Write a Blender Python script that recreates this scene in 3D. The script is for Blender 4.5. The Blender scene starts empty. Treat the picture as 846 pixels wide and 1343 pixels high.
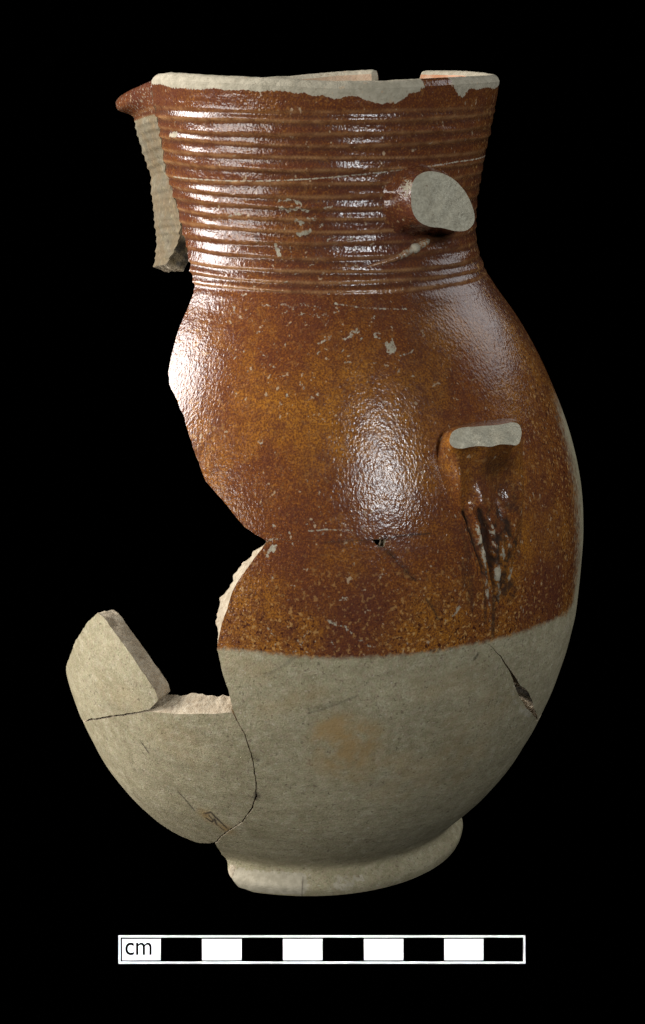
import bpy, math, random
import numpy as np
from mathutils import Vector, noise
from mathutils.geometry import delaunay_2d_cdt

random.seed(7)
rng = np.random.default_rng(7)
scene = bpy.context.scene

# ------------------------------------------------------------------ camera
PW, PH = 846.0, 1343.0                       # the photograph's frame
DIST, CAM_Z = 0.525, 0.2285                  # metres from the jug's axis, height of the lens
PITCH, FOCAL = math.radians(14.311), 2576.76
cam_data = bpy.data.cameras.new('camera')
cam_data.sensor_fit = 'VERTICAL'
cam_data.sensor_height = 36.0
cam_data.lens = FOCAL / PH * 36.0
cam_data.clip_start, cam_data.clip_end = 0.01, 50.0
cam = bpy.data.objects.new('camera', cam_data)
scene.collection.objects.link(cam)
cam.location = (0, -DIST, CAM_Z)
cam.rotation_euler = (math.radians(90) - PITCH, 0, 0)
scene.camera = cam

# ------------------------------------------------------------------ world, lamps, exposure
world = bpy.data.worlds.new('World')
scene.world = world
world.use_nodes = True
world.node_tree.nodes['Background'].inputs['Color'].default_value = (0, 0, 0, 1)
world.node_tree.nodes['Background'].inputs['Strength'].default_value = 0.0

def lamp(name, az, el, dist, w, h, power, colour, target=(0, 0, 0.11)):
    d = bpy.data.lights.new(name, 'AREA')
    d.shape = 'RECTANGLE'
    d.size, d.size_y, d.energy, d.color = w, h, power, colour
    o = bpy.data.objects.new(name, d)
    scene.collection.objects.link(o)
    a, e = math.radians(az), math.radians(el)
    p = Vector((math.sin(a) * math.cos(e), -math.cos(a) * math.cos(e), math.sin(e))) * dist + Vector(target)
    o.location = p
    o.rotation_euler = (Vector(target) - p).to_track_quat('-Z', 'Y').to_euler()
    return o
lamp('softbox_key', -94, 22, 0.85, 0.44, 0.38, 9.6, (1.0, 0.97, 0.95))
lamp('softbox_fill', 26, 23, 0.95, 0.11, 0.24, 2.7, (0.93, 0.97, 1.0))
lamp('low_left_fill', -58, 5, 1.6, 0.9, 0.40, 10.5, (1.0, 0.99, 0.95))  # added fill lamp, lifts the bare clay at lower left
lamp('softbox_side', 118, 36, 0.95, 0.55, 0.55, 1.5, (0.96, 0.98, 1.0))
strip = lamp('scale_bar_fill', 0, 50, 0.50, 0.125, 0.014, 0.0100, (1.0, 1.0, 1.0), target=(0, -0.0805, 0.0035))   # added narrow beam that brightens only the scale bar
strip.data.spread = math.radians(5)
scene.view_settings.view_transform = 'Standard'
scene.view_settings.look = 'None'
scene.view_settings.exposure = 0.58
scene.view_settings.gamma = 1.0
scene.view_settings.use_curve_mapping = False
scene.render.engine = 'CYCLES'
scene.cycles.max_bounces = 4

# ------------------------------------------------------------------ the jug's form (height, radius) and its slightly bent axis
PR = np.array([(0.0, 0.0440), (0.002, 0.0448), (0.0042, 0.0446), (0.0056, 0.0428), (0.0072, 0.0424), (0.0100, 0.0445), (0.0135, 0.0480), (0.0175, 0.0516), (0.024, 0.0566), (0.034, 0.0622), (0.045, 0.06674), (0.056, 0.06989), (0.068, 0.07186), (0.08, 0.07195), (0.092, 0.0715), (0.105, 0.06974), (0.118, 0.06623), (0.13, 0.06159), (0.141, 0.05643), (0.15, 0.05107), (0.157, 0.04605), (0.163, 0.0426), (0.169, 0.04099), (0.178, 0.04084), (0.19, 0.0426), (0.203, 0.04517), (0.215, 0.04682)])
AX = np.array([(0.0, -0.005), (0.03, -0.00396), (0.06, -0.00227), (0.09, -0.00002), (0.215, 0.0)])
def pchip(x, y, q):
    q = np.asarray(q, float)
    h = np.diff(x); d = np.diff(y) / h
    m = np.empty_like(y)
    m[1:-1] = (h[1:] * d[:-1] + h[:-1] * d[1:]) / (h[1:] + h[:-1]); m[0] = d[0]; m[-1] = d[-1]
    i = np.clip(np.searchsorted(x, q) - 1, 0, len(h) - 1); t = np.clip((q - x[i]) / h[i], -1, 2)
    return (1+2*t)*(1-t)**2*y[i] + t*(1-t)**2*h[i]*m[i] + t*t*(3-2*t)*y[i+1] + t*t*(t-1)*h[i]*m[i+1]
def rad(z): return pchip(PR[:, 0], PR[:, 1], z)
def axx(z): return pchip(AX[:, 0], AX[:, 1], z)
R0 = 0.055                                    # arc scale of the unrolled wall

def ray(px, py):
    px = np.asarray(px, float); py = np.asarray(py, float)
    u = (px - PW / 2) / FOCAL; v = -(py - PH / 2) / FOCAL
    cp, sp = math.cos(PITCH), math.sin(PITCH)
    return np.stack([u, cp + v * sp, -sp + v * cp], -1)
def project(P):
    cp, sp = math.cos(PITCH), math.sin(PITCH)
    X, Y, Z = P[..., 0], P[..., 1] + DIST, P[..., 2] - CAM_Z
    d = Y * cp - Z * sp; v = Y * sp + Z * cp
    return np.stack([PW / 2 + FOCAL * X / d, PH / 2 - FOCAL * v / d], -1)
def on_wall(pts):
    """photograph points -> (angle, height) on the front of the jug's wall"""
    pts = np.asarray(pts, float).reshape(-1, 2)
    D = ray(pts[:, 0], pts[:, 1]); o = np.array([0, -DIST, CAM_Z])
    def g(t):
        P = o + D * t[:, None]
        return (P[:, 0] - axx(P[:, 2])) ** 2 + P[:, 1] ** 2 - rad(P[:, 2]) ** 2
    ts = np.linspace(0.40, 0.60, 321)
    G = np.stack([g(np.full(len(pts), t)) for t in ts], 1)
    out = []
    for k in range(len(pts)):
        neg = np.where(G[k] < 0)[0]
        if len(neg) and neg[0] > 0:
            i = neg[0]; a, b = G[k, i-1], G[k, i]
            t = ts[i-1] + (ts[i] - ts[i-1]) * a / (a - b)
        else:
            t = ts[np.argmin(G[k])]
        P = o + D[k] * t
        out.append((math.atan2(P[0] - float(axx(P[2])), -P[1]), P[2]))
    return np.array(out)

# ------------------------------------------------------------------ relief of the wall
_px_rib = [146.5, 158, 174, 188, 205.5, 222, 239, 254, 269.5, 285, 301, 316, 333, 351, 366, 379]
RIB_Z = on_wall([(300, y) for y in _px_rib])[:, 1]
def sstep(x, a, b):
    t = np.clip((x - a) / (b - a), 0, 1); return t * t * (3 - 2 * t)
_rz = np.sort(RIB_Z)[::-1]                     # crests from the top down
_rk = np.concatenate([[_rz[0] + .0026], _rz])
_tz = np.arange(_rz[-1] - .003, _rz[0] + .004, .00005)
def _rib_table():
    """saw-edged cordons: each leans out towards its lower crest, then cuts back sharply"""
    h = np.zeros(len(_tz)); m = np.zeros(len(_tz))
    for a, b in zip(_rk[:-1], _rk[1:]):
        A = .00074 * (1 + .22 * math.sin(b * 9000)) * (.55 if a == _rk[0] else 1.0)
        t = (a - _tz) / (a - b); k = (t >= 0) & (t < 1)
        h[k] = A * t[k] ** 1.15
        m = np.maximum(m, np.exp(-((_tz - b - .0001) / .00033) ** 2) * (.45 + .55 * abs(math.sin(b * 5000))))
    g = np.exp(-(np.arange(-12, 13) * .00005 / .00017) ** 2); g /= g.sum()
    return np.convolve(h, g, 'same'), m
_RH, _RM = _rib_table()
def ribs(th, z):
    """height (m) and crest mask of the cordons round the neck"""
    w = .00024 * np.sin(th * 1.3 + z * 420) + .00014 * np.sin(th * 3.7 + z * 900) + .00006 * np.sin(th * 11 + z * 1500)
    fade = sstep(th, 1.75, .35) * .5 + .5
    h = np.interp(z + w, _tz, _RH, 0, 0); m = np.interp(z + w, _tz, _RM, 0, 0)
    amp = fade * (1 + .22 * np.sin(th * 2.3 + z * 600) + .16 * np.sin(th * 5.1 - z * 1300) + .10 * np.sin(th * 13 + z * 2100))
    inn = sstep(z, _rz[-1] - .002, _rz[-1]) * sstep(z, _rz[0] + .003, _rz[0])
    return h * amp - .00030 * inn, m * fade
def groove(th, z):
    """glaze pools dark just under each crest"""
    w = .00024 * np.sin(th * 1.3 + z * 420) + .00014 * np.sin(th * 3.7 + z * 900)
    d = np.min(np.abs((z + w)[:, None] - (_rz[None, :-1] - .00085)), 1)
    return np.exp(-(d / .00042) ** 2)
def wobble(th, z):
    return 0.00035 * np.sin(2 * th + 9 * z) + 0.00004 * np.sin(z * 610 + th * 2.5) * sstep(z, 0.10, 0.06) + 0.00012 * np.sin(5 * th + 60 * z)
def spout_pull(th, z):
    st = np.radians(np.interp(z, [.160, .176, .181, .185, .188, .194, .199, .21], [66, 67, 70, 73, 77, 73, 71, 70.5]))
    a = sstep(-th, st, st + math.radians(30)) * sstep(-th, math.radians(165), math.radians(125))
    amp = 0.0058 + 0.0042 * sstep(z, 0.2035, 0.2085)
    amp = amp * (0.75 + 0.25 * sstep(z, 0.16, 0.19))
    return a * amp
def normal2(z):
    e = 0.0012
    s = (rad(z + e) - rad(z - e)) / (2 * e)
    n = np.sqrt(1 + s * s)
    return 1 / n, -s / n
def fine_z(z):
    """the spout sherd carries the same cordons, set closer"""
    f = .2035 - (.2035 - z) * 1.40
    return np.where(f < .168, f + (_rz[3] - _rz[10]), f)
def wall_point(th, z, depth=0.0, spout=False, relief=True):
    R = rad(z)
    if relief:
        h, _ = ribs(th, fine_z(z) if spout else z)
        if spout: h = h * .62
        R = R + h + wobble(th, z)
    zz = np.array(z, float)
    if spout:
        p = spout_pull(th, z)
        R = R + p; zz = zz - 0.5 * p
    nr, nz = normal2(np.maximum(z, 0.016))
    R = R - depth * nr; zz = zz - depth * nz
    zz = np.where(z < 0.012, np.maximum(zz, z), zz)
    return np.stack([axx(z) + R * np.sin(th), -R * np.cos(th), zz], -1)

# ------------------------------------------------------------------ marks on the wall, given in the photograph and laid on the wall
def to_dom(pts):
    """mixed list of photograph points (x, y) and hidden points ('h', degrees, height) -> (arc, height)"""
    out = []
    for p in pts:
        if p[0] == 'h': out.append((math.radians(p[1]) * R0, p[2]))
        else:
            th, z = on_wall([p])[0]; out.append((th * R0, z))
    return np.array(out)
def seg_dist(Q, poly, closed=False):
    d = np.full(len(Q), 1e9)
    n = len(poly)
    for i in range(n if closed else n - 1):
        a, b = poly[i], poly[(i + 1) % n]
        ab = b - a; L = max(ab @ ab, 1e-18)
        t = np.clip(((Q - a) @ ab) / L, 0, 1)
        d = np.minimum(d, np.hypot(*(Q - a - t[:, None] * ab).T))
    return d
def inside(Q, poly):
    x, y = Q[:, 0], Q[:, 1]; c = np.zeros(len(Q), bool)
    n = len(poly)
    for i in range(n):
        x1, y1 = poly[i]; x2, y2 = poly[(i + 1) % n]
        if y1 == y2: continue
        k = ((y1 > y) != (y2 > y)) & (x < (x2 - x1) * (y - y1) / (y2 - y1) + x1)
        c ^= k
    return c

GLAZE_LINE = to_dom([('h', -120, .14), ('h', -50, .14), ('h', -34, .07), (270, 849), (290, 851), (330, 854), (380, 860), (430, 863), (500, 861), (560, 855), (600, 848),
    (640, 840), (690, 826), (720, 815), (744, 803), (751, 790), (754, 760), (756, 700), (753, 650), (745, 600), (734, 555), (727, 525),
    ('h', 87, .129), ('h', 120, .15), ('h', 165, .17)])
GLAZE_POLY = np.vstack([GLAZE_LINE, [(math.radians(165) * R0, .3), (-4 * R0, .3), (-4 * R0, .14)]])
RIM_WEAR = to_dom([('h', -78, .2090), (198, 111), (212, 111), (228, 116), (240, 116), (262, 118), (280, 116), (300, 119), (320, 118), (340, 121), (352, 119), (375, 120), (388, 123), (400, 122), (412, 127), (425, 125), (436, 131), (447, 129),
    (458, 126), (470, 127), (480, 132), (492, 135), (500, 137), (512, 134), (518, 137), (530, 130), (536, 123), (548, 121), (556, 116), (560, 110), (575, 106), (592, 107), (595, 113), (601, 125), (608, 129), (613, 122),
    (617, 116), (628, 118), (640, 115), (650, 117), ('h', 85, .2100), ('h', 120, .2100)])
RIM_POLY = np.vstack([RIM_WEAR, [(2.6 * R0, .25), (-1.4 * R0, .25)]])

# pale chips, scuffs and scratches: (points, width in photo pixels, strength)
PALE = [
    ([(228, 232), (262, 235), (300, 237), (350, 237), (400, 235), (450, 231), (500, 226), (545, 220), (600, 212), (642, 204)], 1.7, .85),
    ([(450, 172), (462, 198), (478, 224), (488, 233)], 1.4, .5), ([(484, 234), (510, 240), (540, 246)], 1.8, .6), ([(478, 226), (490, 240)], 4, .6),
    ([(224, 177), (232, 176)], 6, 1), ([(366, 264), (385, 262), (396, 268)], 4, .8), ([(368, 272), (378, 276), (392, 273), (404, 276)], 4, .9), ([(425, 273), (436, 270)], 3, .8),
    ([(388, 289), (398, 293)], 5, .9), ([(404, 285), (414, 288)], 4, .7), ([(391, 308), (402, 305), (407, 302)], 5, 1), ([(362, 322), (368, 334)], 6, 1), ([(300, 284), (322, 279)], 3, .7),
    ([(418, 297), (430, 292)], 3, .6), ([(380, 322), (384, 338), (381, 345)], 3, .6), ([(470, 355), (474, 372), (478, 396)], 3, .5), ([(482, 352), (480, 400)], 2, .4),
    ([(370, 398), (385, 404), (398, 398), (420, 404)], 3, .6), ([(395, 410), (420, 414), (445, 408)], 4, .6), ([(330, 403), (360, 400), (395, 392)], 3, .4),
    ([(440, 398), (480, 404), (535, 405)], 2.4, .7), ([(346, 380), (400, 388), (440, 390)], 3, .3),
    ([(350, 417), (348, 422)], 3, .7), ([(338, 437), (345, 434)], 4, .7), ([(332, 452), (340, 458), (345, 466)], 3, .6), ([(453, 444), (462, 437), (470, 432)], 5, .8), ([(418, 452), (426, 444), (432, 443)], 4, .7),
    ([(506, 452), (516, 456), (511, 460)], 8, .9), ([(514, 448), (518, 460)], 4, .9), ([(524, 466), (535, 464), (541, 460)], 2.4, .7), ([(516, 480), (522, 485)], 8, .5), ([(487, 417), (492, 426)], 3, .5),
    ([(417, 465), (421, 462)], 4, .6), ([(394, 500), (398, 510)], 3, .7), ([(388, 516), (391, 520)], 3, .5), ([(416, 516), (417, 518)], 4, .7), ([(303, 451), (304, 453)], 4, .6), ([(342, 578), (344, 582)], 5, .7),
    ([(369, 527), (370, 530)], 3, .7), ([(402, 586), (420, 580), (440, 585)], 2.4, .45), ([(442, 596), (460, 600)], 2, .4), ([(380, 612), (383, 616)], 3, .6), ([(403, 628), (404, 630)], 3.5, .7),
    ([(342, 650), (343, 652)], 4, .6), ([(300, 618), (316, 616), (330, 614)], 1.6, .5), ([(358, 688), (362, 690)], 6, .6), ([(405, 696), (430, 694), (462, 695)], 2, .8), ([(448, 697), (464, 698)], 1.5, .6),
    ([(381, 703), (380, 697)], 3, .6), ([(422, 701), (424, 697)], 3, .6), ([(352, 711), (362, 707), (369, 702)], 3, .8), ([(350, 728), (356, 722), (361, 715)], 5, .9), ([(342, 744), (348, 741)], 6, .5),
    ([(356, 757), (357, 759)], 3, .6), ([(374, 742), (375, 744)], 3, .6), ([(387, 768), (388, 771)], 4, .7), ([(377, 783), (378, 786)], 3, .6), ([(447, 785), (455, 785)], 4, .7), ([(430, 778), (432, 782)], 3, .6),
    ([(426, 813), (440, 818), (452, 822), (460, 829)], 3, .7), ([(463, 834), (474, 840), (484, 847), (492, 848)], 3, .6), ([(434, 840), (436, 848)], 3, .6), ([(386, 857), (394, 848), (400, 838), (404, 826)], 4, .6), ([(353, 822), (358, 830), (362, 834)], 4, .6),
    ([(640, 770), (641, 800), (642, 832)], 3, .55), ([(652, 770), (651, 800), (653, 826)], 3, .45), ([(622, 780), (625, 815)], 3, .35), ([(672, 720), (670, 745), (664, 762)], 5, .6), ([(676, 690), (674, 712)], 5, .5), ([(598, 700), (600, 735), (596, 770)], 4, .4), ([(586, 690), (588, 715)], 4, .3),
    ([(592, 808), (600, 798), (603, 794)], 4, .7), ([(600, 790), (607, 770), (612, 745), (614, 725)], 3, .5), ([(560, 790), (566, 806)], 3, .3), ([(583, 730), (590, 760)], 3, .3),
    ([(700, 672), (716, 660), (726, 655)], 2, .4), ([(716, 692), (722, 698)], 6, .5), ([(705, 690), (709, 684)], 4, .4), ([(711, 462), (720, 480)], 2, .3),
    ([(682, 930), (694, 936)], 9, .9), ([(669, 905), (674, 918), (680, 926)], 6, .7),
    ([(310, 1156), (340, 1160), (370, 1162), (393, 1162)], 25, 1.25), ([(444, 1160), (458, 1160)], 18, .8), ([(464, 1151), (476, 1151)], 5, 1), ([(480, 1158), (530, 1146), (570, 1128), (600, 1098)], 16, .3),
    ([(414, 1094), (424, 1095)], 4, .6), ([(130, 940), (190, 935)], 3, .4), ([(205, 936), (300, 937)], 3, .6), ([(283, 860), (288, 880), (296, 905)], 3, .5),
    ([(200, 135), (203, 150), (207, 175)], 3, .6),
]
DARK = [([(405, 935), (430, 928), (468, 912)], 2.2, .35), ([(350, 885), (380, 868)], 2, .3), ([(273, 1070), (279, 1077)], 1.6, .9), ([(279, 1069), (288, 1078)], 1.6, .9), ([(283, 1082), (292, 1089)], 1.6, .8), 
    ([(497, 708), (515, 704), (535, 701), (562, 699)], 1.5, .8), ([(487, 708), (460, 709), (425, 711)], 1.1, .3), ([(500, 716), (520, 734), (543, 760)], 1.3, .7), ([(558, 785), (568, 800), (574, 812)], 1.6, .7),
    ([(183, 973), (188, 980), (193, 988)], 1.4, .9), ([(233, 1040), (243, 1051), (254, 1064)], 1.6, .8), ([(268, 1068), (276, 1066), (281, 1072), (290, 1080), (298, 1088)], 2.2, .9), ([(270, 1074), (277, 1079), (281, 1075), (283, 1082)], 2.2, .9), ([(284, 1074), (296, 1086)], 2.5, .8),
    ([(334, 994), (339, 997)], 4, .6), ([(335, 1040), (336, 1048)], 3.5, .9), ([(397, 1152), (396, 1175)], 1.6, .6), ([(622, 862), (625, 858)], 2.5, .8), ([(405, 930), (425, 925), (450, 920)], 4, .2), ([(378, 868), (394, 858)], 3, .3),
    ([(336, 310), (340, 314)], 6, .5), ([(606, 690), (612, 720), (615, 760), (614, 790)], 6, .35), ([(668, 765), (660, 775)], 10, .8), ([(646, 740), (646, 790), (645, 834)], 3.5, .75), ([(634, 770), (635, 812)], 2.5, .6), ([(616, 760), (618, 800)], 4, .4), ([(606, 735), (608, 770)], 5, .35), ([(684, 660), (682, 700), (679, 730)], 3, .4), ([(675, 772), (668, 786)], 7, .4),
    ([(565, 440), (560, 500)], 60, .18), ([(590, 330), (560, 385)], 60, .25), ([(640, 370), (690, 440)], 36, .22),  # broad dark zones: iron-dark glaze plus painted occlusion shade
]
OCHRE = [([(435, 975), (475, 962)], 26, .9), ([(210, 960), (260, 990)], 40, .18), ([(140, 900), (170, 920)], 30, .15), ([(270, 1070), (296, 1088)], 9, .9), ([(350, 930), (420, 905)], 14, .25), ([(560, 900), (620, 890)], 30, .2), ([(440, 960), (470, 975), (455, 990)], 45, .8), ([(440, 1000), (500, 1010)], 50, .35), ([(600, 1000), (520, 1020)], 70, .25), ([(640, 930), (600, 960)], 60, .2), ([(300, 870), (340, 880)], 20, .2)]
_r = random.Random(21)
for _i in range(110):                             # small scattered flecks of lost glaze
    _x, _y = _r.uniform(245, 560), _r.choice([_r.uniform(240, 400), _r.uniform(390, 480), _r.uniform(400, 850)])
    _a = _r.uniform(-.5, .5) if _y < 400 else _r.uniform(-1.6, 1.6); _l = _r.uniform(1, 9) if _y < 480 else _r.uniform(.5, 4)
    if _x > 300 + max(0, _y - 560) * .25: PALE.append(([(_x, _y), (_x + _l * math.cos(_a), _y + _l * math.sin(_a))], _r.uniform(1.6, 3.4), _r.uniform(.45, .8)))
PXM = 1.0 / 4950.0
def prep(fs): return [(to_dom(p), w * PXM * 0.5, s) for p, w, s in fs]
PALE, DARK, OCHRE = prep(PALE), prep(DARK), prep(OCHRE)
def warp(Q):
    out = Q.copy()
    for i, q in enumerate(Q):
        v = Vector((q[0] * 800, q[1] * 800, 2.0))
        out[i] += (noise.noise(v) * .00042, noise.noise(v + Vector((17.0, 5.0, 3.0))) * .00042)
    return out
def fmask(Q, fs, soft=0.00022, warped=False):
    m = np.zeros(len(Q))
    for poly, w, s in fs:
        lo = poly.min(0) - w - .004; hi = poly.max(0) + w + .004
        k = np.where(((Q > lo) & (Q < hi)).all(1))[0]
        if len(k):
            sf = max(soft, w * .5)
            d = seg_dist(warp(Q[k]) if warped and w > .00025 else Q[k], poly)
            m[k] = np.maximum(m[k], s * (1 - sstep(d, w - sf * .5, w + sf)))
    return m
def feature_points(fs):
    pts = []
    for poly, w, s in fs:
        if w > 0.0012: continue
        for a, b in zip(poly[:-1], poly[1:]):
            L = np.hypot(*(b - a)); n = max(2, int(L / 0.00035))
            nn = np.array([-(b - a)[1], (b - a)[0]]) / max(L, 1e-9)
            for t in np.linspace(0, 1, n):
                for o in (-1.9, -1.0, 0.0, 1.0, 1.9):
                    pts.append(a + (b - a) * t + nn * o * max(w, .00012))
    return np.array(pts)
FEATS = np.vstack([feature_points(PALE), feature_points(DARK)])

# ------------------------------------------------------------------ materials
class NT:
    def __init__(s, name):
        s.m = bpy.data.materials.new(name); s.m.use_nodes = True
        s.t = s.m.node_tree; s.b = s.t.nodes['Principled BSDF']
        s.obj = s.t.nodes.new('ShaderNodeTexCoord').outputs['Object']
    def link(s, a, b): s.t.links.new(a, b)
    def put(s, sock, v):
        if hasattr(v, 'is_output'): s.link(v, sock)
        elif isinstance(v, tuple): sock.default_value = v if len(v) == 4 or len(sock.default_value) == 3 else (*v, 1)
        else: sock.default_value = v
    def attr(s, n):
        a = s.t.nodes.new('ShaderNodeAttribute'); a.attribute_name = n; return a.outputs['Fac']
    def mapped(s, sc):
        n = s.t.nodes.new('ShaderNodeMapping'); n.inputs['Scale'].default_value = sc; s.link(s.obj, n.inputs['Vector']); return n.outputs[0]
    def noise(s, scale, detail=3.0, rough=.55, vec=None, dist=0.0):
        n = s.t.nodes.new('ShaderNodeTexNoise'); s.link(vec or s.obj, n.inputs['Vector'])
        n.inputs['Scale'].default_value = scale; n.inputs['Detail'].default_value = detail; n.inputs['Roughness'].default_value = rough; n.inputs['Distortion'].default_value = dist
        return n.outputs['Fac']
    def voro(s, scale, vec=None, feature='F1'):
        n = s.t.nodes.new('ShaderNodeTexVoronoi'); n.feature = feature; s.link(vec or s.obj, n.inputs['Vector']); n.inputs['Scale'].default_value = scale; return n.outputs['Distance']
    def math(s, op, a, b=0.0, clamp=False):
        n = s.t.nodes.new('ShaderNodeMath'); n.operation = op; n.use_clamp = clamp; s.put(n.inputs[0], a); s.put(n.inputs[1], b); return n.outputs[0]
    def ramp(s, x, a, b, lo=0.0, hi=1.0):
        n = s.t.nodes.new('ShaderNodeMapRange'); n.interpolation_type = 'SMOOTHSTEP'; s.put(n.inputs['Value'], x)
        n.inputs['From Min'].default_value = a; n.inputs['From Max'].default_value = b; n.inputs['To Min'].default_value = lo; n.inputs['To Max'].default_value = hi; return n.outputs[0]
    def mix(s, f, a, b, mode='MIX'):
        n = s.t.nodes.new('ShaderNodeMix'); n.data_type = 'RGBA'; n.blend_type = mode; s.put(n.inputs[0], f)
        s.put(n.inputs[6], a); s.put(n.inputs[7], b); return n.outputs[2]
    def fmix(s, f, a, b):
        n = s.t.nodes.new('ShaderNodeMix'); s.put(n.inputs[0], f); s.put(n.inputs[2], a); s.put(n.inputs[3], b); return n.outputs[0]
    def bump(s, h, dist, strength=1.0, prev=None):
        n = s.t.nodes.new('ShaderNodeBump'); n.inputs['Distance'].default_value = dist; s.put(n.inputs['Strength'], strength); s.link(h, n.inputs['Height'])
        if prev is not None: s.link(prev, n.inputs['Normal'])
        return n.outputs[0]

def clay_colour(k):
    big = k.noise(70, 3); mid = k.noise(420, 3); fine = k.noise(2300, 2, .7)
    c = k.mix(k.ramp(big, .35, .65), (.410, .368, .238), (.338, .300, .186))
    c = k.mix(k.ramp(mid, .45, .70, 0, .75), c, (.46, .42, .295))
    c = k.mix(k.ramp(fine, .30, .70, 0, 1), c, k.mix(1.0, c, (.66, .64, .59), 'MULTIPLY'))
    c = k.mix(k.ramp(k.noise(75, 4, .65, vec=k.mapped((.5, .5, 2.2))), .5, .72, 0, .5), c, (.27, .24, .15))
    c = k.mix(k.ramp(k.noise(1100, 1), .64, .72, 0, .65), c, (.10, .075, .05))
    c = k.mix(k.ramp(k.noise(900, 1, vec=k.mapped((1.1, .9, 1.3))), .68, .76, 0, .5), c, (.55, .50, .41))
    c = k.mix(k.ramp(k.noise(1000, 2, .6, vec=k.mapped((1, 1.2, .9))), .4, .68, 0, .30), c, (.40, .29, .22))
    c = k.mix(k.ramp(k.noise(1150, 2, .6, vec=k.mapped((.9, 1.1, 1.2))), .45, .7, 0, .32), c, (.25, .255, .15))
    c = k.mix(k.ramp(k.noise(330, 4, .7, vec=k.mapped((.8, .8, 1.3))), .36, .66, .55, 0), c, k.mix(1.0, c, (.66, .64, .60), 'MULTIPLY'))
    return c
def stoneware():
    k = NT('salt_glazed_stoneware')
    gl, pale, dark, ridge, ochre = (k.attr(n) for n in ('glaze', 'pale', 'dark', 'ridge', 'ochre'))
    clay = clay_colour(k)
    clay = k.mix(k.math('MULTIPLY', ochre, k.ramp(k.noise(160, 3), .3, .65)), clay, (.30, .19, .075))
    # brown iron glaze: speckled, redder and darker towards the neck
    zc = k.t.nodes.new('ShaderNodeSeparateXYZ'); k.link(k.obj, zc.inputs[0])
    up = k.ramp(zc.outputs['Z'], .140, .170)
    big = k.noise(38, 4, .6); mid = k.noise(260, 3, .6); fine = k.noise(2200, 3, .65); spk = k.noise(850, 2, .6)
    low = k.ramp(gl, .030, .002)
    g = k.mix(k.ramp(big, .36, .62), (.365, .142, .018), (.190, .060, .015))
    g = k.mix(k.math('MULTIPLY', up, .75), g, (.125, .040, .014))
    g = k.mix(k.ramp(mid, .42, .70, 0, .6), g, (.105, .032, .018))
    g = k.mix(k.ramp(fine, .38, .62, 0, .75), k.mix(k.ramp(fine, .42, .26, 0, .75), g, (.40, .155, .03)), (.075, .023, .015))
    g = k.mix(k.math('MULTIPLY', k.ramp(spk, .56, .68), k.math('ADD', k.math('MULTIPLY', low, .8), .14)), g, (.46, .25, .085))
    g = k.mix(k.math('MULTIPLY', k.ramp(k.noise(1000, 2, vec=k.mapped((1.2, .9, 1.0))), .57, .67), k.math('ADD', k.math('MULTIPLY', low, .85), .12)), g, (.05, .014, .008))
    g = k.mix(k.ramp(k.noise(24, 3, .6, vec=k.mapped((1.3, 1.0, .8))), .46, .66, 0, .42), g, (.080, .026, .020))
    g = k.mix(k.math('MULTIPLY', ridge, k.ramp(k.noise(300, 3), .3, .62, .25, .9)), g, (.42, .22, .095))
    gedge = k.math('ADD', gl, k.math('MULTIPLY', k.math('SUBTRACT', k.noise(650, 3), .5), .0022))
    G = k.ramp(gedge, -.0008, .0009)
    col = k.mix(G, clay, g)
    P = k.ramp(k.math('ADD', pale, k.math('MULTIPLY', k.math('SUBTRACT', k.noise(1300, 3, .7), .5), 1.6)), .48, .76)
    palec = k.mix(k.ramp(k.noise(500, 3), .35, .68), (.40, .355, .265), (.31, .275, .20))
    palec = k.mix(k.ramp(k.noise(1300, 2), .60, .72, 0, .4), palec, (.20, .15, .10))
    col = k.mix(P, col, palec)
    col = k.mix(k.math('MULTIPLY', G, k.ramp(k.noise(720, 2, .5, vec=k.mapped((1.0, 1.3, .8))), .67, .74, 0, .75)), col, (.42, .31, .20))
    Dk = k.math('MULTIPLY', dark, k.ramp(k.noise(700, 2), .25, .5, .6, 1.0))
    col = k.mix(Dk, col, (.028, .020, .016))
    k.link(col, k.b.inputs['Base Color'])
    shiny = k.math('MULTIPLY', G, k.math('SUBTRACT', 1.0, P))
    rough = k.fmix(shiny, .82, k.ramp(k.noise(300, 3), .3, .7, .14, .23))
    k.link(rough, k.b.inputs['Roughness'])
    k.link(k.fmix(shiny, .22, .43), k.b.inputs['Specular IOR Level'])
    peel = k.noise(1150, 1.5, .5, vec=k.mapped((1.2, 1.2, .8)))
    n1 = k.bump(peel, .00015, k.math('MULTIPLY', shiny, .8))
    n2 = k.bump(k.noise(2100, 2), .00011, k.fmix(shiny, .9, .45), n1)
    lines = k.noise(520, 3, .6, vec=k.mapped((.10, .10, 1.0)))
    n3 = k.bump(k.math('ADD', k.noise(260, 3, .6), k.math('MULTIPLY', lines, .55)), .00040, k.math('ADD', k.fmix(shiny, .5, .26), k.math('MULTIPLY', up, .35)), n2)
    n4 = k.bump(P, .00012, -1.0, n3)
    k.link(n4, k.b.inputs['Normal'])
    return k.m
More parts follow.
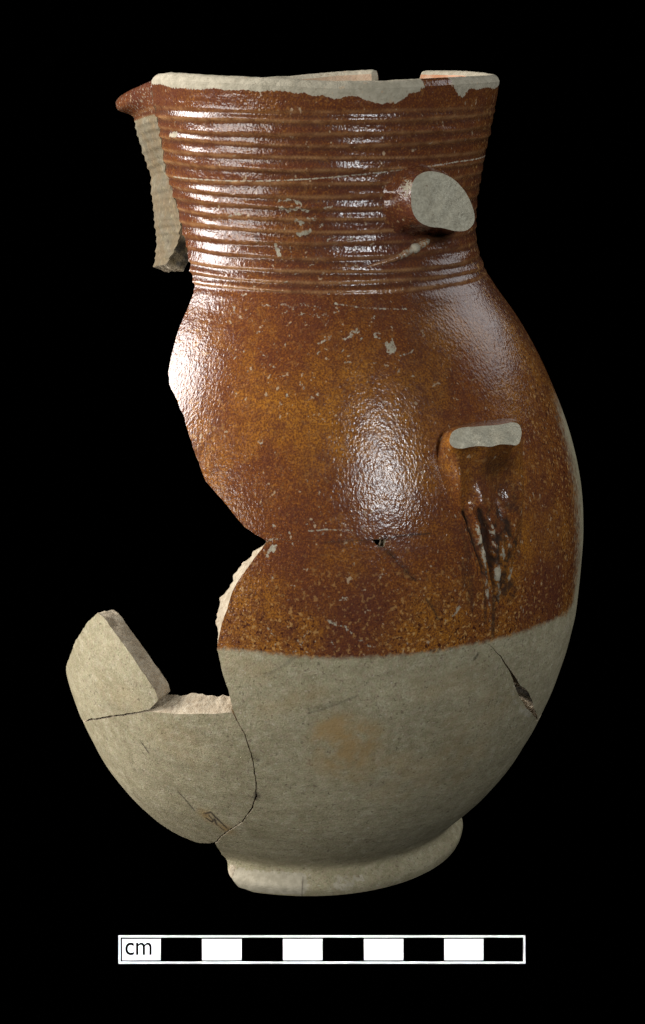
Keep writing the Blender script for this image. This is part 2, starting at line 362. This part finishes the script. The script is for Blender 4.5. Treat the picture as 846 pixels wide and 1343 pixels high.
def fracture():
    k = NT('fresh_break')
    dk = k.attr('dark')
    c = k.mix(k.ramp(k.noise(180, 4), .33, .66), (.50, .43, .32), (.38, .315, .225))
    c = k.mix(k.ramp(k.noise(900, 3, .7), .35, .68, 0, .8), c, k.mix(1.0, c, (.68, .62, .55), 'MULTIPLY'))
    c = k.mix(k.ramp(k.noise(700, 2), .62, .72, 0, .5), c, (.16, .11, .075))
    c = k.mix(dk, c, k.mix(k.ramp(k.noise(400, 3), .4, .65), (.030, .024, .016), (.10, .075, .04)))
    k.link(c, k.b.inputs['Base Color']); k.b.inputs['Roughness'].default_value = .85; k.b.inputs['Specular IOR Level'].default_value = .25
    k.link(k.bump(k.noise(900, 4, .7), .0005, .9, k.bump(k.noise(250, 3), .001, .7)), k.b.inputs['Normal'])
    return k.m
def grey_break():
    k = NT('grey_cored_break')
    c = k.mix(k.ramp(k.noise(220, 3), .35, .65), (.50, .465, .355), (.41, .375, .28))
    c = k.mix(k.ramp(k.noise(1500, 3, .7), .35, .7, 0, .6), c, (.27, .24, .17))
    c = k.mix(k.ramp(k.noise(1300, 1), .70, .76, 0, .6), c, (.14, .08, .05))
    k.link(c, k.b.inputs['Base Color']); k.b.inputs['Roughness'].default_value = .85; k.b.inputs['Specular IOR Level'].default_value = .25
    k.link(k.bump(k.noise(1000, 4, .75), .0005, .9, k.bump(k.noise(330, 3), .0014, .7)), k.b.inputs['Normal'])
    return k.m
def inner_wall():
    k = NT('jug_interior')
    gl = k.attr('glaze')
    c = clay_colour(k)
    b = k.mix(k.ramp(k.noise(300, 4), .4, .6), (.30, .11, .03), (.42, .20, .10))
    c = k.mix(k.math('MULTIPLY', gl, k.ramp(k.noise(350, 3), .3, .6, .55, 1.0)), k.mix(.3, c, (.52, .40, .32)), b)
    k.link(c, k.b.inputs['Base Color']); k.b.inputs['Roughness'].default_value = .7
    k.link(k.bump(k.noise(900, 3), .0003, .6), k.b.inputs['Normal'])
    return k.m
def flat(name, c, rough=.6, spec=.3):
    k = NT(name); k.b.inputs['Base Color'].default_value = (*c, 1); k.b.inputs['Roughness'].default_value = rough; k.b.inputs['Specular IOR Level'].default_value = spec
    return k.m
M_WARE, M_BREAK, M_GREY, M_IN = stoneware(), fracture(), grey_break(), inner_wall()
def black_cloth():
    k = NT('black_velvet')
    k.link(k.mix(k.noise(300, 3), (.00002, .00002, .00002), (.00005, .00005, .00005)), k.b.inputs['Base Color'])
    k.b.inputs['Roughness'].default_value = 1.0; k.b.inputs['Specular IOR Level'].default_value = 0.0
    return k.m
M_CLOTH = black_cloth()

def link(o, parent=None):
    scene.collection.objects.link(o)
    if parent is not None: o.parent = parent
    return o
def mesh_obj(name, V, F, mats, parent=None, fmat=None, smooth=None, attrs=None):
    me = bpy.data.meshes.new(name)
    me.from_pydata([tuple(v) for v in V], [], [tuple(int(i) for i in f) for f in F])
    for m in mats: me.materials.append(m)
    if fmat is not None: me.polygons.foreach_set('material_index', np.asarray(fmat, np.int32))
    if smooth is not None: me.polygons.foreach_set('use_smooth', np.asarray(smooth, bool))
    for n, a in (attrs or {}).items():
        at = me.attributes.new(n, 'FLOAT', 'POINT'); at.data.foreach_set('value', np.asarray(a, np.float32))
    me.update()
    return link(bpy.data.objects.new(name, me), parent)

# ------------------------------------------------------------------ setting: black cloth sweeping up behind the jug
def ground():
    prof = [(-1.2, 0), (-.3, 0), (.5, 0)] + [(.5 + .35 * math.sin(a), .35 - .35 * math.cos(a)) for a in np.linspace(.12, math.pi / 2, 14)] + [(.85, 1.6)]
    V = [(x, y, z) for y, z in prof for x in np.linspace(-1.5, 1.5, 9)]
    F = [(i * 9 + j, i * 9 + j + 1, (i + 1) * 9 + j + 1, (i + 1) * 9 + j) for i in range(len(prof) - 1) for j in range(8)]
    o = mesh_obj('ground', V, F, [M_CLOTH], smooth=[True] * len(F))
    o['kind'] = 'structure'; o['label'] = 'black cloth ground sweeping up behind the jug'
ground()

# ------------------------------------------------------------------ the jug
jug = bpy.data.objects.new('broken_jug', None)
link(jug)
jug['label'] = 'broken brown-glazed stoneware jug with ribbed neck and bare grey lower body'
jug['category'] = 'jug'

def rough_loop(loop, step=0.0005, amp=0.00016, seed=0.0, smooth_rim=True):
    """close a contour into a fine, slightly ragged line"""
    out = []
    n = len(loop)
    for i in range(n):
        a, b = loop[i], loop[(i + 1) % n]
        L = np.hypot(*(b - a)); m = max(1, int(round(L / step)))
        nn = np.array([-(b - a)[1], (b - a)[0]]) / max(L, 1e-9)
        for j in range(m):
            p = a + (b - a) * j / m
            q = Vector((p[0] * 900, p[1] * 900, 3.0)); q2 = Vector((p[0] * 260, p[1] * 260, 9.0)); e = Vector((31.7, 11.3, 5.1))
            d = np.array([noise.noise(q) * .7 + noise.noise(q2) * 1.2, noise.noise(q + e) * .7 + noise.noise(q2 + e) * 1.2]) * amp
            if p[1] < .0012 or p[1] > .2088: d *= .25
            if seed: d = d + np.array([noise.noise(Vector((p[0] * 500, p[1] * 500, seed))), noise.noise(Vector((p[0] * 500, p[1] * 500, seed + 40)))]) * .00010
            out.append(p + d)
    return np.array(out)

def sherd(name, contour, thick=0.0056, shifts=(), spout=False, amp=0.00018, seed=0.0, ragged=None, label=None, darkspots=(), sink=0.0):
    loop = rough_loop(to_dom(contour) if not isinstance(contour, np.ndarray) else contour, amp=amp, seed=seed)
    lo, hi = loop.min(0), loop.max(0)
    pts = []
    zsplit = 0.1555
    for z0, z1, dz, da in ((lo[1], min(hi[1], zsplit), .00095, .00095), (max(lo[1], zsplit), hi[1], .00027, .0012)):
        if z1 <= z0: continue
        zs = np.arange(z0, z1, dz); xs = np.arange(lo[0], hi[0], da)
        gx, gz = np.meshgrid(xs, zs); gx = gx + (np.arange(len(zs)) % 2)[:, None] * da * .5
        pts.append(np.stack([gx.ravel(), gz.ravel()], 1) + rng.uniform(-1, 1, (gx.size, 2)) * [da * .08, dz * .08])
    fp = FEATS[((FEATS > lo) & (FEATS < hi)).all(1)]
    G = np.vstack(pts)
    if len(fp):                                   # drop grid points crowding the feature points
        key = set(map(tuple, np.round(fp / .0003).astype(int)))
        keep = np.array([tuple(k) not in key for k in np.round(G / .0003).astype(int)])
        G = np.vstack([G[keep], fp])
    G = G[inside(G, loop)]
    near = set()
    for k in np.round(loop / .00035).astype(int):
        for i in (-1, 0, 1):
            for j in (-1, 0, 1): near.add((k[0] + i, k[1] + j))
    G = G[np.array([tuple(k) not in near for k in np.round(G / .00035).astype(int)])]
    A = np.vstack([loop, G]); n = len(loop)
    S = 1000.0
    res = delaunay_2d_cdt([Vector((float(p[0]) * S, float(p[1]) * S)) for p in A], [(i, (i + 1) % n) for i in range(n)], [], 1, 1e-5)
    Q = np.array([(v[0] / S, v[1] / S) for v in res[0]]); T = np.array([tuple(f) for f in res[2]])
    # all triangles counter-clockwise in (arc, height): outward on the wall
    e1, e2 = Q[T[:, 1]] - Q[T[:, 0]], Q[T[:, 2]] - Q[T[:, 0]]
    cr = e1[:, 0] * e2[:, 1] - e1[:, 1] * e2[:, 0]
    T[cr < 0] = T[cr < 0][:, ::-1]
    th, z = Q[:, 0] / R0, Q[:, 1]
    outer = wall_point(th, z, sink, spout)
    Qi = Q.copy()
    for (c, sig, d) in shifts:
        c = to_dom([c])[0]
        w = np.exp(-(((Q - c) / np.array(sig)) ** 2).sum(1))
        w = w * np.array([1 + .5 * noise.noise(Vector((q[0] * 200, q[1] * 260, 7.0))) + .25 * noise.noise(Vector((q[0] * 700, q[1] * 800, 7.0))) for q in Q])
        Qi = Qi + w[:, None] * np.array(d)
    tk = thick * (1 - .22 * sstep(z, .15, .21)) * (1 + .12 * np.sin(th * 3 + z * 90))
    inner = wall_point(Qi[:, 0] / R0, np.clip(Qi[:, 1], 0, .2125), tk, spout, relief=False)
    _, ridge = ribs(th, fine_z(z) if spout else z)
    sg = seg_dist(Q, GLAZE_LINE) * np.where(inside(Q, GLAZE_POLY), 1, -1)
    side = sstep(th, 1.0, 1.2) * sstep(z, .062, .085)
    sg = sg * (1 - .86 * side) + .0004 * side
    pale = np.maximum(fmask(Q, PALE, warped=True) * .86, sstep(np.where(inside(Q, RIM_POLY), 1, -1) * seg_dist(Q, RIM_WEAR), -.00025, .00025) * .95)
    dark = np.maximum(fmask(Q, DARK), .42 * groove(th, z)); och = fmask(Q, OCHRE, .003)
    if spout:                                      # the spout sherd's glaze has gone, except below the lip
        pale = np.where(z > .2035, .40, 0.0)
        bare = sstep(z, .2045, .2015) * sstep(np.abs(th + math.radians(105)), math.radians(70), math.radians(45))
        sg = np.where(bare > .5, -.004, sg); dark = np.maximum(dark * (1 - bare), bare * .60); och = np.maximum(och, bare * .55); pale = np.where(bare > .5, ridge * .6, pale)
    # boundary of the triangulation
    cnt = {}
    for t in T:
        for a, b in ((t[0], t[1]), (t[1], t[2]), (t[2], t[0])):
            cnt[(a, b)] = 1
    bnd = [(a, b) for (a, b) in cnt if (b, a) not in cnt]
    nv = len(Q)
    V = [outer, inner]; F = [tuple(t) for t in T] + [(t[2] + nv, t[1] + nv, t[0] + nv) for t in T]
    fm = [0] * len(T) + [2] * len(T); sm = [True] * (2 * len(T))
    ingl = sstep(z, .198, .204) * np.where(th > 1.0, 1.0, .35)
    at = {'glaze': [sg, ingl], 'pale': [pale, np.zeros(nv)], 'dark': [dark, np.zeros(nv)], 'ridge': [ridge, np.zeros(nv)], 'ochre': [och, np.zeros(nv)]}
    # the broken edge: rows of rough points from the outer to the inner face
    K = 7
    bi = sorted({i for e in bnd for i in e}); idx = {v: i for i, v in enumerate(bi)}; nb = len(bi)
    outdir = np.zeros((nb, 2))
    for a, b in bnd:
        d = Q[b] - Q[a]; d = d / max(np.hypot(*d), 1e-12); nn = np.array([d[1], -d[0]])
        outdir[idx[a]] += nn; outdir[idx[b]] += nn
    outdir /= np.maximum(np.hypot(outdir[:, 0], outdir[:, 1]), 1e-9)[:, None]
    Qb = Q[bi]; O, I = outer[bi], inner[bi]
    eps = .0004
    tang = (wall_point((Qb[:, 0] + outdir[:, 0] * eps) / R0, Qb[:, 1] + outdir[:, 1] * eps, 0, spout, False) - wall_point(Qb[:, 0] / R0, Qb[:, 1], 0, spout, False)) / eps
    rim = sstep(Qb[:, 1], .2080, .2090); footm = sstep(Qb[:, 1], .0014, .0009)
    dk = np.zeros(nb)
    for c, rr in darkspots:
        dk = np.maximum(dk, 1 - sstep(np.hypot(*(Qb - to_dom([c])[0]).T), rr * .6, rr))
    base = 2 * nv
    for r in range(K + 1):
        t = r / K
        P = O * (1 - t) + I * t
        nz = np.array([noise.noise(Vector(p * 420)) * .8 + noise.noise(Vector(p * 1300)) * .5 for p in P])
        amt = .00062 * nz * math.sin(math.pi * t) * (1 - rim) * (1 - footm) + (.0014 + .0004 * nz * .3) * rim * math.sin(math.pi * t) ** .75
        P = P + tang * amt[:, None]
        V.append(P)
        at['glaze'].append(np.where(rim > .5, sg[bi], -.01)); at['pale'].append(np.where(rim > .5, np.maximum(pale[bi], .0 + .9 * (t > .5)), .9))
        at['dark'].append(np.maximum(dk, 0)); at['ridge'].append(np.zeros(nb)); at['ochre'].append(np.zeros(nb))
    for a, b in bnd:
        ia, ib = idx[a], idx[b]
        m = 0 if rim[ia] > .5 else 1
        for r in range(K):
            F.append((base + r * nb + ib, base + r * nb + ia, base + (r + 1) * nb + ia, base + (r + 1) * nb + ib)); fm.append(m); sm.append(True)
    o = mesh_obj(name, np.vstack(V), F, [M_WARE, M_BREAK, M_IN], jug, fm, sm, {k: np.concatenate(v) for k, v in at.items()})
    if label: o['label'] = label
    return o

LEFT_EDGE = [(216, 225), (212, 195), (208, 170), (204, 150), (200, 130), (198, 113)]
U = [(198, 106), (215, 104), (260, 107), (320, 110), (380, 113), (430, 116), (500, 116), (560, 113), (610, 110), (645, 108),
     ('h', 95, .2108), ('h', 120, .2110), ('h', 139, .2108), ('h', 141, .205), ('h', 136, .190), ('h', 126, .175), ('h', 118, .16), ('h', 113, .14), ('h', 120, .12), ('h', 108, .10), ('h', 115, .08), ('h', 106, .062), ('h', 101, .044),
     (704, 944), (699, 930), (695, 915), (688, 902), (681, 899), (675, 890), (668, 878), (655, 860), (640, 845), (610, 830), (580, 808), (560, 778), (540, 757), (515, 730), (503, 716),
     (506, 707), (487, 707), (460, 708), (420, 711), (385, 708), (362, 706), (350, 709),
     (335, 701), (320, 690), (300, 666), (285, 648), (270, 632), (258, 600), (248, 570), (240, 545), (232, 525), (222, 505), (220, 487), (226, 460), (234, 430), (245, 405), (253, 385), (253, 370),
     (249, 350), (244, 330), (240, 310), (235, 290), (229, 265), (222, 242)] + LEFT_EDGE
sherd('neck_sherd', U, amp=.00018, seed=0.0, darkspots=[((690, 918), .0045)], label='ribbed neck and glossy brown shoulder')
M = [(350, 709.4), (362, 706.4), (385, 708.3), (420, 711.2), (460, 708.3), (487, 707.6), (497, 716.5), (502.8, 716.2), (514.7, 730.2), (539.8, 757.2), (560, 778), (580, 808), (610, 830), (639.8, 845.4), (654.3, 861), (666.5, 880), (671, 893), (676, 906), (682, 918), (689, 929), (696, 936), (703, 946),
     ('h', 100, .040), ('h', 108, .025), ('h', 116, .012), ('h', 130, .006), ('h', 132, .0005), ('h', 100, .0005), ('h', 60, .0005), ('h', 20, .0005), ('h', 0, .0005), ('h', -18, .0005), ('h', -21, .0012),
     (312, 1164), (303, 1152), (298, 1140), (290, 1122), (281.5, 1107), (300, 1091), (318, 1079), (330.5, 1062), (337, 1045), (336, 1020), (332, 995), (322.5, 965), (312.5, 945), (305.5, 930), (302, 915),
     (300, 905), (294, 888), (289, 870), (285, 852), (287, 835), (292, 815), (299, 795), (304, 777), (313, 760), (326, 742), (338, 726), (346, 716)]
sherd('foot_sherd', M, seed=0.0, darkspots=[((690, 918), .0045)], shifts=[((290, 815), (.010, .010), (-.0030, 0)), ((320, 745), (.008, .007), (-.0018, .0008))], label='half brown, half bare grey lower wall with the foot ring')
L = [(108, 948), (150, 941), (195, 934), (205, 935), (250, 936.5), (304, 935), (311, 946), (321, 966), (330.3, 996), (334.3, 1020), (335, 1045), (328.8, 1061), (316.8, 1077.5), (299, 1089.5), (280, 1106), (274, 1107), ('h', -40, .0118), ('h', -50, .0120), ('h', -66, .0135), ('h', -80, .0165), ('h', -96, .022), ('h', -108, .030), ('h', -106, .038)]
sherd('lower_wall_sherd', L, sink=.0001, seed=7.0, shifts=[((255, 935), (.017, .006), (0, .0030))], label='bare grey wall sherd below the gap')
T = [(108, 945), (150, 938), (195, 931), (207, 918), (203, 905), (190, 885), (165, 850), (140, 815), (127, 803), (115, 815), (103, 832), (94, 850), (89, 864), (86, 880), ('h', -82, .0495), ('h', -90, .0455), ('h', -96, .042), ('h', -88, .0398)]
sherd('standing_wall_sherd', T, sink=-.0001, seed=11.0, label='small bare grey sherd standing up at the side')
B = [(235.5, 290), (234, 308), (230, 325), (222, 344), ('h', -84, .1645), ('h', -95, .164), ('h', -115, .170), ('h', -140, .180), ('h', -180, .192), ('h', -199, .196), ('h', -200, .205), ('h', -199, .2108), ('h', -185, .2102), ('h', -168, .2090),
     ('h', -140, .2090), ('h', -110, .2095), ('h', -88, .2098)] + [(x - .6, y) for x, y in LEFT_EDGE[::-1]] + [(221.4, 242), (228.4, 265)]
sherd('spout_sherd', B, thick=.0050, spout=True, seed=0.0, shifts=[((226, 325), (.006, .008), (.0040, -.0006))], darkspots=[((228, 322), .0065)], label='pouring lip whose ribbed glaze has worn to bare clay')

# ------------------------------------------------------------------ floor of the jug inside the foot
def jug_base():
    ang = [math.radians(a) for a in range(-20, 131, 5)]
    R = 0.037; cx = float(axx(0.0))
    ring = [(cx + R * math.sin(a), -R * math.cos(a)) for a in ang]
    n = len(ring)
    V = [(x, y, .0025) for x, y in ring] + [(x, y, .0080 + .0004 * noise.noise(Vector((x * 200, y * 200, 0)))) for x, y in ring]
    F = [tuple(range(n))[::-1], tuple(range(n, 2 * n))] + [(i, (i + 1) % n, n + (i + 1) % n, n + i) for i in range(n)]
    mesh_obj('base', V, F, [M_IN], jug, [0] * len(F), [False] * len(F), {'glaze': np.zeros(2 * n)})
jug_base()

# ------------------------------------------------------------------ the two broken roots of the handle
def resample(pts, n):
    """closed Catmull-Rom through the outline, n points per span"""
    P = np.asarray(pts, float); m = len(P); out = []
    for i in range(m):
        p0, p1, p2, p3 = P[i - 1], P[i], P[(i + 1) % m], P[(i + 2) % m]
        for j in range(n):
            t = j / n
            out.append(.5 * (2 * p1 + (p2 - p0) * t + (2 * p0 - 5 * p1 + 4 * p2 - p3) * t * t + (3 * p1 - p0 - 3 * p2 + p3) * t ** 3))
    return np.array(out)
def outward(ob):
    import bmesh
    bm = bmesh.new(); bm.from_mesh(ob.data); bmesh.ops.recalc_face_normals(bm, faces=bm.faces); bm.to_mesh(ob.data); bm.free()
def handle_root(base_px, face_px, centre_px, out, face_normal, rings, ease, relief, label, n=8):
    bp, fp = resample(base_px, n), resample(face_px, n)
    N = len(bp)
    thc, zc_ = on_wall([centre_px])[0]
    nrm = np.array([math.sin(thc), -math.cos(thc), 0]); tan = np.array([math.cos(thc), math.sin(thc), 0]); upv = np.array([0, 0, 1.0])
    c0 = wall_point(np.array([thc]), np.array([zc_]), 0, False, False)[0] + nrm * out
    fn = nrm * face_normal[0] + tan * face_normal[1] + upv * face_normal[2]; fn /= np.linalg.norm(fn)
    o = np.array([0, -DIST, CAM_Z]); D = ray(fp[:, 0], fp[:, 1])
    t = ((c0 - o) @ fn) / (D @ fn); Fp = o + D * t[:, None]
    tf = np.arctan2(Fp[:, 0] - axx(Fp[:, 2]), -Fp[:, 1]); hf = np.hypot(Fp[:, 0] - axx(Fp[:, 2]), Fp[:, 1]) - rad(Fp[:, 2])
    b = on_wall(bp)
    V = []; at = {'glaze': [], 'pale': [], 'dark': [], 'ridge': [], 'ochre': []}
    for r in range(rings + 1):
        s = r / rings
        th = b[:, 0] * (1 - s) + tf * s; z = b[:, 1] * (1 - s) + Fp[:, 2] * s
        h = -.0005 * (1 - s) ** 2 + hf * ease(s)
        P = np.stack([axx(z) + (rad(z) + h) * np.sin(th), -(rad(z) + h) * np.cos(th), z], -1)
        q = project(P)
        dh, pale, dark = relief(q, s)
        dh = dh + np.array([noise.noise(Vector(p * 260)) for p in P]) * .0004 * math.sin(math.pi * min(s * 1.0, 1))
        nn = np.stack([np.sin(th), -np.cos(th), np.zeros(N)], -1)
        V.append(P + nn * dh[:, None])
        at['glaze'].append(np.full(N, .02)); at['pale'].append(pale); at['dark'].append(dark); at['ridge'].append(np.zeros(N)); at['ochre'].append(np.zeros(N))
    F = [(r * N + i, r * N + (i + 1) % N, (r + 1) * N + (i + 1) % N, (r + 1) * N + i) for r in range(rings) for i in range(N)]
    ob = mesh_obj('handle_stub', np.vstack(V), F, [M_WARE], jug, None, [True] * len(F), {k: np.concatenate(v) for k, v in at.items()})
    ob['label'] = label
    outward(ob)
    base = 0; F = []
    last = V[-1]; cc = last.mean(0); KR = 9; V = []
    for k in range(KR):                               # the break itself: uneven rows towards the middle
        s = 1 - k / KR
        P = cc + (last - cc) * s
        d = np.array([noise.noise(Vector(p * 330)) * .9 + noise.noise(Vector(p * 900)) * .35 for p in P]) * .00055 * min(1, 3 * (1 - s) + .1)
        V.append(P + fn * d[:, None])
    V.append(cc[None])
    for k in range(KR - 1):
        F += [(base + k * N + i, base + k * N + (i + 1) % N, base + (k + 1) * N + (i + 1) % N, base + (k + 1) * N + i) for i in range(N)]
    F += [(base + (KR - 1) * N + i, base + (KR - 1) * N + (i + 1) % N, base + KR * N) for i in range(N)]
    face = mesh_obj('break_face', np.vstack(V), F, [M_GREY], ob, None, [True] * len(F))
    if face.data.polygons[0].normal.dot(Vector(fn)) < 0: face.data.flip_normals()
    return ob
def blob(q, c, sx, sy): return np.exp(-((q[:, 0] - c[0]) / sx) ** 2 - ((q[:, 1] - c[1]) / sy) ** 2)
def upper_relief(q, s):
    m = np.array([noise.noise(Vector((p[0] * .09, p[1] * .09, 2.0))) + .5 * noise.noise(Vector((p[0] * .25, p[1] * .25, 5.0))) for p in q])
    pale = np.clip((.75 + .5 * m) * blob(q, (533, 246), 11, 17), 0, .9) * (s > .1) + .4 * blob(q, (560, 304), 14, 4)
    return .0011 * m * math.sin(math.pi * s) + .0010 * blob(q, (527, 262), 7, 22) * math.sin(math.pi * s), pale, np.zeros(len(q))
upper_stub = handle_root([(522, 222), (540, 213), (560, 213), (580, 219), (594, 231), (602, 246), (607, 262), (611, 280), (609, 295), (598, 307), (582, 312), (562, 312), (536, 314), (510, 307), (496, 280), (500, 244)],
            [(546, 232), (559, 225), (575, 226), (592, 233), (606, 246), (616, 262), (622, 280), (621, 293), (612, 302), (598, 303), (580, 299), (563, 297), (549, 290), (541, 277), (539, 260), (540, 244)],
            (562, 263), .0085, (1.0, -.15, .12), 12, lambda s: s ** 1.9, upper_relief, 'upper handle stub with a flat oval grey break')
def lower_relief(q, s):
    f = math.sin(math.pi * min(1, max(0, s))) ** .7
    dh = -.0034 * blob(q, (655, 622), 22, 22) - .0034 * blob(q, (664, 650), 13, 28) + .0022 * blob(q, (598, 625), 9, 45) + .0022 * blob(q, (685, 650), 6, 40) + .0012 * blob(q, (630, 660), 8, 30)
    low = sstep(q[:, 1], 650, 700)
    line = lambda pts, w: np.exp(-(seg_dist(q, np.array(pts, float)) / w) ** 2)
    grooves = line([(608, 672), (618, 700), (630, 745), (634, 792)], 2.6) + line([(628, 668), (637, 700), (643, 745), (645, 830)], 3.2) + .7 * line([(604, 690), (611, 730), (612, 790)], 4)
    cords = line([(616, 665), (628, 705), (637, 750), (640, 812)], 3.0) + line([(640, 680), (649, 710), (653, 760), (652, 800)], 3.0) + .8 * line([(600, 690), (606, 740), (604, 800)], 3)
    mott = np.array([noise.noise(Vector((p[0] * .11, p[1] * .07, 4.0))) + .6 * noise.noise(Vector((p[0] * .3, p[1] * .22, 8.0))) for p in q])
    dh = dh + (.0010 * cords - .0013 * grooves + .0007 * mott * low)
    area = np.exp(-((q[:, 0] - 652) / 30) ** 2 - ((q[:, 1] - 728) / 62) ** 2)
    dark = np.clip(1.1 * grooves + area * np.clip(-mott + .10, 0, 1) * 3.4 + .85 * blob(q, (659, 766), 8, 10) + .5 * blob(q, (662, 690), 7, 12) + .45 * blob(q, (652, 612), 26, 18) + .35 * blob(q, (668, 645), 12, 20), 0, .9)  # blobs just below the break paint shade into the hollow
    pale = np.clip(.58 * cords * sstep(q[:, 1], 670, 700) + area * np.clip(mott + .08, 0, 1) * 1.6 + .5 * line([(684, 700), (680, 730), (668, 760)], 3) + .35 * blob(q, (607, 600), 4, 22), 0, .9) * (1 - np.clip(grooves, 0, 1))
    return dh * f, pale, dark
handle_root([(577, 582), (583, 566), (600, 557), (630, 553), (655, 550), (674, 549), (686, 556), (689, 580), (689, 620), (687, 665), (684, 705), (678, 745), (666, 790), (648, 815), (632, 800), (622, 765), (612, 722), (600, 685), (585, 650), (574, 615)],
            [(590, 574), (594, 566), (605, 561), (630, 559), (655, 557), (672, 554), (681, 557), (684, 566), (683, 575), (681, 581), (676, 584), (668, 583), (655, 583), (643, 586), (630, 585), (618, 586), (608, 588), (600, 588), (594, 586), (590, 581)],
            (626, 578), .0120, (.55, -.1, .83), 56, lambda s: .60 * s ** 1.05 + .40 * s ** 11, lower_relief, 'lower handle stub with a narrow grey break and thumbed hollow')

def clay_smear():
    px = [(480, 350), (492, 347), (506, 343), (520, 338), (533, 331), (545, 325), (554, 320), (563, 314)]
    d = on_wall(px); n = 10; V = []; pal = []
    t = np.linspace(0, len(px) - 1, 40)
    th = np.interp(t, range(len(px)), d[:, 0]); z = np.interp(t, range(len(px)), d[:, 1])
    C = wall_point(th, z, 0, False, False)
    for i in range(40):
        a = C[max(i - 1, 0)]; b = C[min(i + 1, 39)]; ax = (b - a) / np.linalg.norm(b - a)
        nn = np.array([math.sin(th[i]), -math.cos(th[i]), 0]); w = np.cross(ax, nn)
        r = .0011 * min(1, .25 + i / 26) * (1 if i < 36 else (40 - i) / 4.2) * (1 + .3 * noise.noise(Vector((i * .5, 3, 1))))
        if i in (26, 27, 28): r *= 1.35
        for k in range(n):
            q = 2 * math.pi * k / n; V.append(C[i] + nn * (.0001 + r * math.cos(q)) + w * r * .85 * math.sin(q))
            pal.append((.25 if i < 18 else .62) + (.4 if i in (26, 27, 28) else 0))
    F = [(i * n + k, i * n + (k + 1) % n, (i + 1) * n + (k + 1) % n, (i + 1) * n + k) for i in range(39) for k in range(n)]
    N = len(V)
    mesh_obj('clay_smear', V, F, [M_WARE], upper_stub, [0] * len(F), [True] * len(F), {'glaze': np.full(N, .02), 'pale': np.array(pal), 'dark': np.zeros(N), 'ridge': np.full(N, .6), 'ochre': np.zeros(N)})
clay_smear()

# ------------------------------------------------------------------ the centimetre scale in front of the jug
def scale_bar():
    root = bpy.data.objects.new('scale_bar', None); link(root)
    y0 = -0.08154
    depth = (DIST + y0) * math.cos(PITCH) + CAM_Z * math.sin(PITCH)
    k = depth / FOCAL                                  # metres per photograph pixel at the bar's face
    U, N_ = np.array([0, math.sin(PITCH), math.cos(PITCH)]), np.array([0, -math.cos(PITCH), math.sin(PITCH)])
    y_bot = 1264.6
    root.location = (0, y0, 0); root['label'] = 'black centimetre scale bar with white blocks lying before the jug'; root['category'] = 'scale bar'
    black = flat('black_card', (.00005, .00005, .00005), 1.0, 0.0); white = flat('white_print', (.92, .92, .92), .7, .2)
    def pt(px, py, off): return np.array([(px - PW / 2) * k, 0, 0]) + U * ((y_bot - py) * k) + N_ * off
    def slab(name, rects, off0, off1, mat):
        V = []; F = []
        for (x0, ya, x1, yb) in rects:
            b = len(V)
            for off in (off0, off1):
                V += [pt(x0, yb, off), pt(x1, yb, off), pt(x1, ya, off), pt(x0, ya, off)]
            F += [(b + 4, b + 5, b + 6, b + 7), (b + 3, b + 2, b + 1, b)] + [(b + i, b + (i + 1) % 4, b + 4 + (i + 1) % 4, b + 4 + i) for i in range(4)]
        return mesh_obj(name, V, F, [mat], root, [0] * len(F), [False] * len(F))
    # body: a low wedge whose face looks at the lens
    tl = pt(155.2, 1226.8, 0); tr = pt(689.3, 1226.8, 0); bl = pt(155.2, y_bot, 0); br = pt(689.3, y_bot, 0)
    bk = np.array([0, .0016, 0]); bk2 = np.array([0, .009, 0])
    V = [bl, br, tr, tl, bl + bk2, br + bk2, tr + bk, tl + bk]
    F = [(0, 1, 2, 3), (5, 4, 7, 6), (3, 2, 6, 7), (1, 0, 4, 5), (1, 5, 6, 2), (4, 0, 3, 7)]
    mesh_obj('bar', V, F, [black], root, [0] * 6, [False] * 6)
    slab('printed_border', [(155.5, 1227.2, 689, 1229.9), (155.5, 1261.6, 689, 1264.3), (155.5, 1229.9, 158.3, 1261.6), (686.2, 1229.9, 689, 1261.6)], .00004, .00016, white)
    for x0, x1 in ((160.3, 210.8), (265, 317), (371.2, 423), (477.4, 529), (582.7, 634)):
        slab('white_block', [(x0, 1232, x1, 1259.8)], .00004, .00016, white)
    cu = bpy.data.curves.new('lettering', 'FONT'); cu.body = 'cm'; cu.size = 1.0; cu.offset = 0.004
    tmp = bpy.data.objects.new('lettering_tmp', cu); scene.collection.objects.link(tmp)
    dg = bpy.context.evaluated_depsgraph_get(); me = bpy.data.meshes.new_from_object(tmp.evaluated_get(dg))
    bpy.data.objects.remove(tmp)
    co = np.array([v.co for v in me.vertices]); lo, hi = co.min(0), co.max(0)
    x0, x1, ya, yb = 164.5, 199.0, 1236.6, 1253.0
    for v in me.vertices:
        px = x0 + (v.co.x - lo[0]) / (hi[0] - lo[0]) * (x1 - x0); py = yb - (v.co.y - lo[1]) / (hi[1] - lo[1]) * (yb - ya)
        v.co = pt(px, py, .00024)
    me.materials.clear(); me.materials.append(black)
    o = bpy.data.objects.new('lettering', me); link(o, root); o['label'] = 'black letters cm'
scale_bar()
